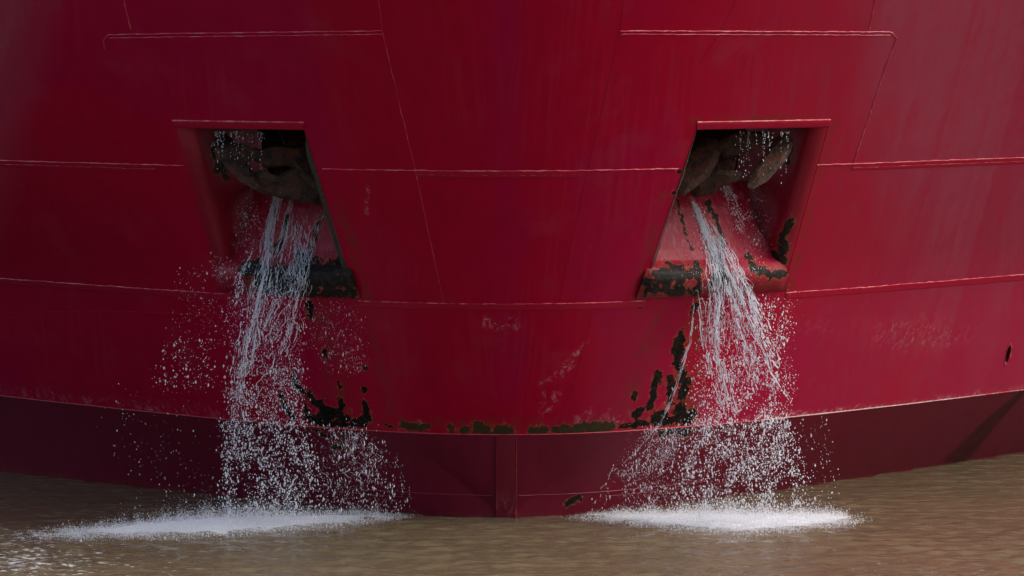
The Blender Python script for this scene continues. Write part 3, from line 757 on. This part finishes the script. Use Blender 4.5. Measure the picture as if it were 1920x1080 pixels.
GR = [([(1297, 368, 8, -.5), (1316, 420, 13, -.4), (1334, 470, 16, -.1), (1345, 520, 20, .3), (1342, 580, 22, .34), (1340, 650, 20, .38), (1348, 720, 20, .42), (1362, 790, 24, .44)], 145, {}),
      ([(1356, 340, 9, -.75), (1372, 370, 14, -.6), (1380, 400, 16, -.5), (1386, 440, 16, -.3)], 60, {}),
      ([(1330, 420, 10, -.3), (1358, 465, 20, -.05), (1378, 510, 26, .3), (1398, 560, 30, .34), (1412, 610, 36, .38), (1432, 670, 40, .42), (1462, 740, 40, .46)], 150, {}),
      ([(1315, 400, 14, -.4), (1350, 480, 30, 0), (1362, 530, 48, .3), (1370, 600, 55, .36), (1385, 690, 60, .42), (1410, 780, 70, .46)], 110, {}),
      ([(1400, 540, 10, .3), (1430, 640, 14, .4), (1468, 720, 18, .44)], 16, dict(r0=.007)),
      ([(1308, 540, 5, .3), (1316, 620, 6, .38), (1330, 690, 6, .42), (1345, 745, 7, .46), (1362, 790, 8, .48)], 14, dict(r0=.0054, brk=(.3, .35))),
      ([(1338, 530, 6, .3), (1342, 610, 6, .38), (1348, 680, 7, .42), (1356, 740, 8, .46)], 14, dict(r0=.0054, brk=(.3, .4))),
      ([(1385, 530, 5, .3), (1402, 590, 6, .38), (1428, 650, 5, .42), (1448, 700, 5, .46), (1482, 752, 6, .48)], 13, dict(r0=.0054, brk=(.28, .35))),
      ([(1360, 520, 5, .3), (1378, 600, 6, .4), (1400, 660, 6, .42), (1418, 720, 7, .46)], 10, dict(r0=.0048, brk=(.35, .45))),
      ([(1300, 375, 5, -.5), (1320, 430, 7, -.35), (1336, 480, 8, 0)], 14, dict(r0=.006, brk=(.4, .4))),
      ([(1302, 560, 3, .25), (1294, 640, 3, .25), (1270, 720, 4, .25), (1240, 790, 6, .2), (1185, 860, 24, .2), (1120, 935, 40, .2)], 16, dict(r0=.0036, wander=1.0, brk=(.6, .8))),
      ([(1260, 800, 40, .1), (1225, 880, 70, .14), (1195, 955, 90, .2)], 50, dict(r0=.0032, brk=(.9, 1.2)))]
TXT = {-1: 'pocket on the darker side of the bow', 1: 'pocket on the paler side of the bow'}
for s, G in ((-1, GL), (1, GR)):
    V, F_ = merge([strands(gd, n, 100 + 10 * s + i, **kw) for i, (gd, n, kw) in enumerate(G)])
    o = mesh('falling_water', V, F_, M_STREAM)
    tag(o, 'white ropes of water gushing out of the ' + TXT[s], 'water stream', kind='stuff')

# octahedral drops, slightly drawn out along their fall
OV = np.array([(1, 0, 0), (-1, 0, 0), (0, 1, 0), (0, -1, 0), (0, 0, 1), (0, 0, -1)], float)
OF = np.array([(0, 2, 4), (2, 1, 4), (1, 3, 4), (3, 0, 4), (2, 0, 5), (1, 2, 5), (3, 1, 5), (0, 3, 5)])
def drops(P, rad, stretch):
    n = len(P); sc = np.stack([rad, rad, rad * stretch], 1)
    jit = 1 + .35 * (rng.random((n, 6, 1)) - .5)
    V = P[:, None] + OV[None] * sc[:, None] * jit
    sh = (rng.random(n) - .5) * .8; V[:, 4, 0] += sh * rad; V[:, 5, 0] -= sh * rad
    return V.reshape(-1, 3), (OF[None] + 6 * np.arange(n)[:, None, None]).reshape(-1, 3)

def cloud(regs, seed, s):
    r_ = np.random.default_rng(seed); PP, RR, SS = [], [], []
    Dl = float(hull_up(edge_x(s, 'i', ZB) * .5 + edge_x(s, 'o', ZB) * .5, ZB))
    for (x0, x1, y0, y1, xb0, xb1, n, r, st, front) in regs:
        # trapezoid between row y0 (x0..x1) and row y1 (xb0..xb1), clumped
        n = int(n * 1.4); N = n * 4; t = r_.random(N); v = r_.random(N); v = .5 + (v - .5) * (.75 + .25 * r_.random(N))
        px = (x0 + (x1 - x0) * v) * (1 - t) + (xb0 + (xb1 - xb0) * v) * t + r_.normal(0, 4, N); py = y0 + (y1 - y0) * t + r_.normal(0, 6, N)
        den = fbm((px + .35 * s * py) / 17, py / 34, seed, 3); edge = np.clip(np.minimum(v, 1 - v) * 5, .12, 1)
        keep = np.nonzero(r_.random(N) < np.clip((den - .16) * 1.7, .05, 1) * edge)[0][:n]
        px, py = px[keep], py[keep]
        D = Dl - front - .5 * r_.random(len(px)) ** 1.5 * (py > 480) + .25 * r_.random(len(px)) * (py < 480)
        P = ray(px, py, D); lim = surf(P[:, 0], P[:, 2]) - .03; P = ray(px, py, np.minimum(D, lim))
        P = P[P[:, 2] > .01]
        PP.append(P); RR.append(.50 * r * np.exp(r_.normal(0, .56, len(P)))); SS.append(1 + (st - .7) * r_.random(len(P)) * 2.2)
    return np.concatenate(PP), np.minimum(np.concatenate(RR), .0155), np.concatenate(SS)
DL = [(430, 590, 540, 700, 400, 590, 1100, .0068, 1.5, .3), (400, 580, 690, 800, 400, 600, 1500, .0085, 1.4, .32), (400, 600, 790, 975, 385, 640, 2700, .0098, 1.4, .34),
      (585, 720, 800, 960, 590, 770, 900, .0058, 2.4, .15), (690, 760, 850, 960, 690, 790, 120, .0048, 2.6, .15), (285, 420, 640, 730, 270, 420, 200, .0088, 1.3, .45),
      (320, 470, 500, 650, 300, 470, 420, .0048, 1.3, .3), (380, 520, 370, 520, 390, 480, 620, .0052, 1.4, -.35), (420, 500, 380, 480, 440, 500, 160, .0075, 1.3, -.25), (150, 400, 720, 940, 230, 400, 170, .0065, 1.3, .4),
      (560, 660, 560, 700, 600, 700, 520, .0042, 2.0, .1), (640, 690, 560, 700, 640, 720, 60, .0035, 3, .05), (395, 480, 270, 400, 390, 480, 130, .005, 1.2, -.4)]
DR = [(1290, 1480, 560, 680, 1290, 1490, 950, .0066, 1.5, .3), (1290, 1480, 670, 800, 1270, 1500, 1700, .0088, 1.4, .32), (1270, 1500, 790, 970, 1210, 1560, 4000, .0098, 1.4, .34),
      (1200, 1290, 800, 960, 1090, 1260, 1000, .0055, 2.2, .15), (1410, 1490, 570, 740, 1430, 1500, 380, .0088, 1.3, .4), (1400, 1475, 330, 470, 1380, 1470, 260, .0058, 1.2, -.4),
      (1380, 1420, 400, 520, 1390, 1440, 180, .006, 1.3, -.1), (1490, 1560, 780, 940, 1530, 1580, 90, .0075, 1.3, .4), (1420, 1520, 540, 640, 1440, 1500, 90, .005, 1.2, .35), (1240, 1330, 380, 520, 1280, 1330, 200, .0042, 1.5, -.2)]
for s, regs in ((-1, DL), (1, DR)):
    P, r, st = cloud(regs, 300 + s, s); B = np.concatenate([q for g_, q in BEADS if g_ == s])
    B[:, 1] = np.minimum(B[:, 1], surf(B[:, 0], B[:, 2]) - .02)
    P = np.concatenate([P, B]); r = np.concatenate([r, .0040 * np.exp(rng.normal(0, .5, len(B)))]); st = np.concatenate([st, 1 + 1.2 * rng.random(len(B))])
    V, F_ = drops(P, r, st)
    o = mesh('water_drops', V, F_, M_DROP)
    tag(o, 'cloud of white drops breaking off the water falling from the ' + TXT[s], 'spray', kind='stuff')

# threads of drops dripping from the roof of each pocket
for s, (x0, x1, y1) in ((-1, (404, 494, 335)), (1, (1372, 1480, 345))):
    r_ = np.random.default_rng(500 + s); PP, RR, SS = [], [], []
    Dl = float(hull_up(edge_x(s, 'i', ZT) * .5 + edge_x(s, 'o', ZT) * .5, ZT))
    for i in range(17):
        x = r_.uniform(x0, x1); n = r_.integers(6, 20); t = r_.random(n) ** 1.8; d = r_.uniform(.1, .32)
        PP.append(ray(x + r_.normal(0, 1.3, n) + (4 * t * r_.normal()), 247 + (y1 - 247) * t * r_.uniform(.4, 1), Dl + d - .25 * t)); RR.append(.0042 * np.exp(r_.normal(0, .3, n))); SS.append(1 + 2.6 * r_.random(n))
    V, F_ = drops(np.concatenate(PP), np.concatenate(RR), np.concatenate(SS)); o = mesh('dripping_water', V, F_, M_DROP)
    tag(o, 'thin threads of drips falling from the roof of the ' + TXT[s], 'dripping water', kind='stuff')

# splash where the water lands
for s, tab in ((-1, FOAM_L), (1, FOAM_R)):
    r_ = np.random.default_rng(700 + s); t = np.array(tab); N = 170000
    px = r_.uniform(t[0, 0], t[-1, 0], N); a = np.interp(px, t[:, 0], t[:, 3]) * sstep(t[0, 0], t[0, 0] + 110, px) * sstep(t[-1, 0], t[-1, 0] - 110, px); keep = r_.random(N) < (a / 1.5) ** 1.3; px, a = px[keep], a[keep]
    c = np.interp(px, t[:, 0], t[:, 1]); w = np.interp(px, t[:, 0], t[:, 2])
    py = c + w * .48 * r_.normal(0, 1, len(px)) + 2
    D = CAM_H * F / (py - 60)
    spike = .55 + 1.1 * fbm(px / 13, 0 * px, 55, 3) ** 2
    h = .055 * spike * a * r_.exponential(1, len(px)) + .01
    P = ray(px, py, D); P[:, 2] = h
    rad = .0024 * np.exp(r_.normal(0, .35, len(px))) * np.where(r_.random(len(px)) < .1, 2.2, 1)
    V, F_ = drops(P, rad, 1 + 1.2 * r_.random(len(px)))
    o = mesh('splash_foam', V, F_, M_FOAM)
    tag(o, 'white band of foaming splash on the river below the ' + TXT[s], 'splash', kind='stuff')
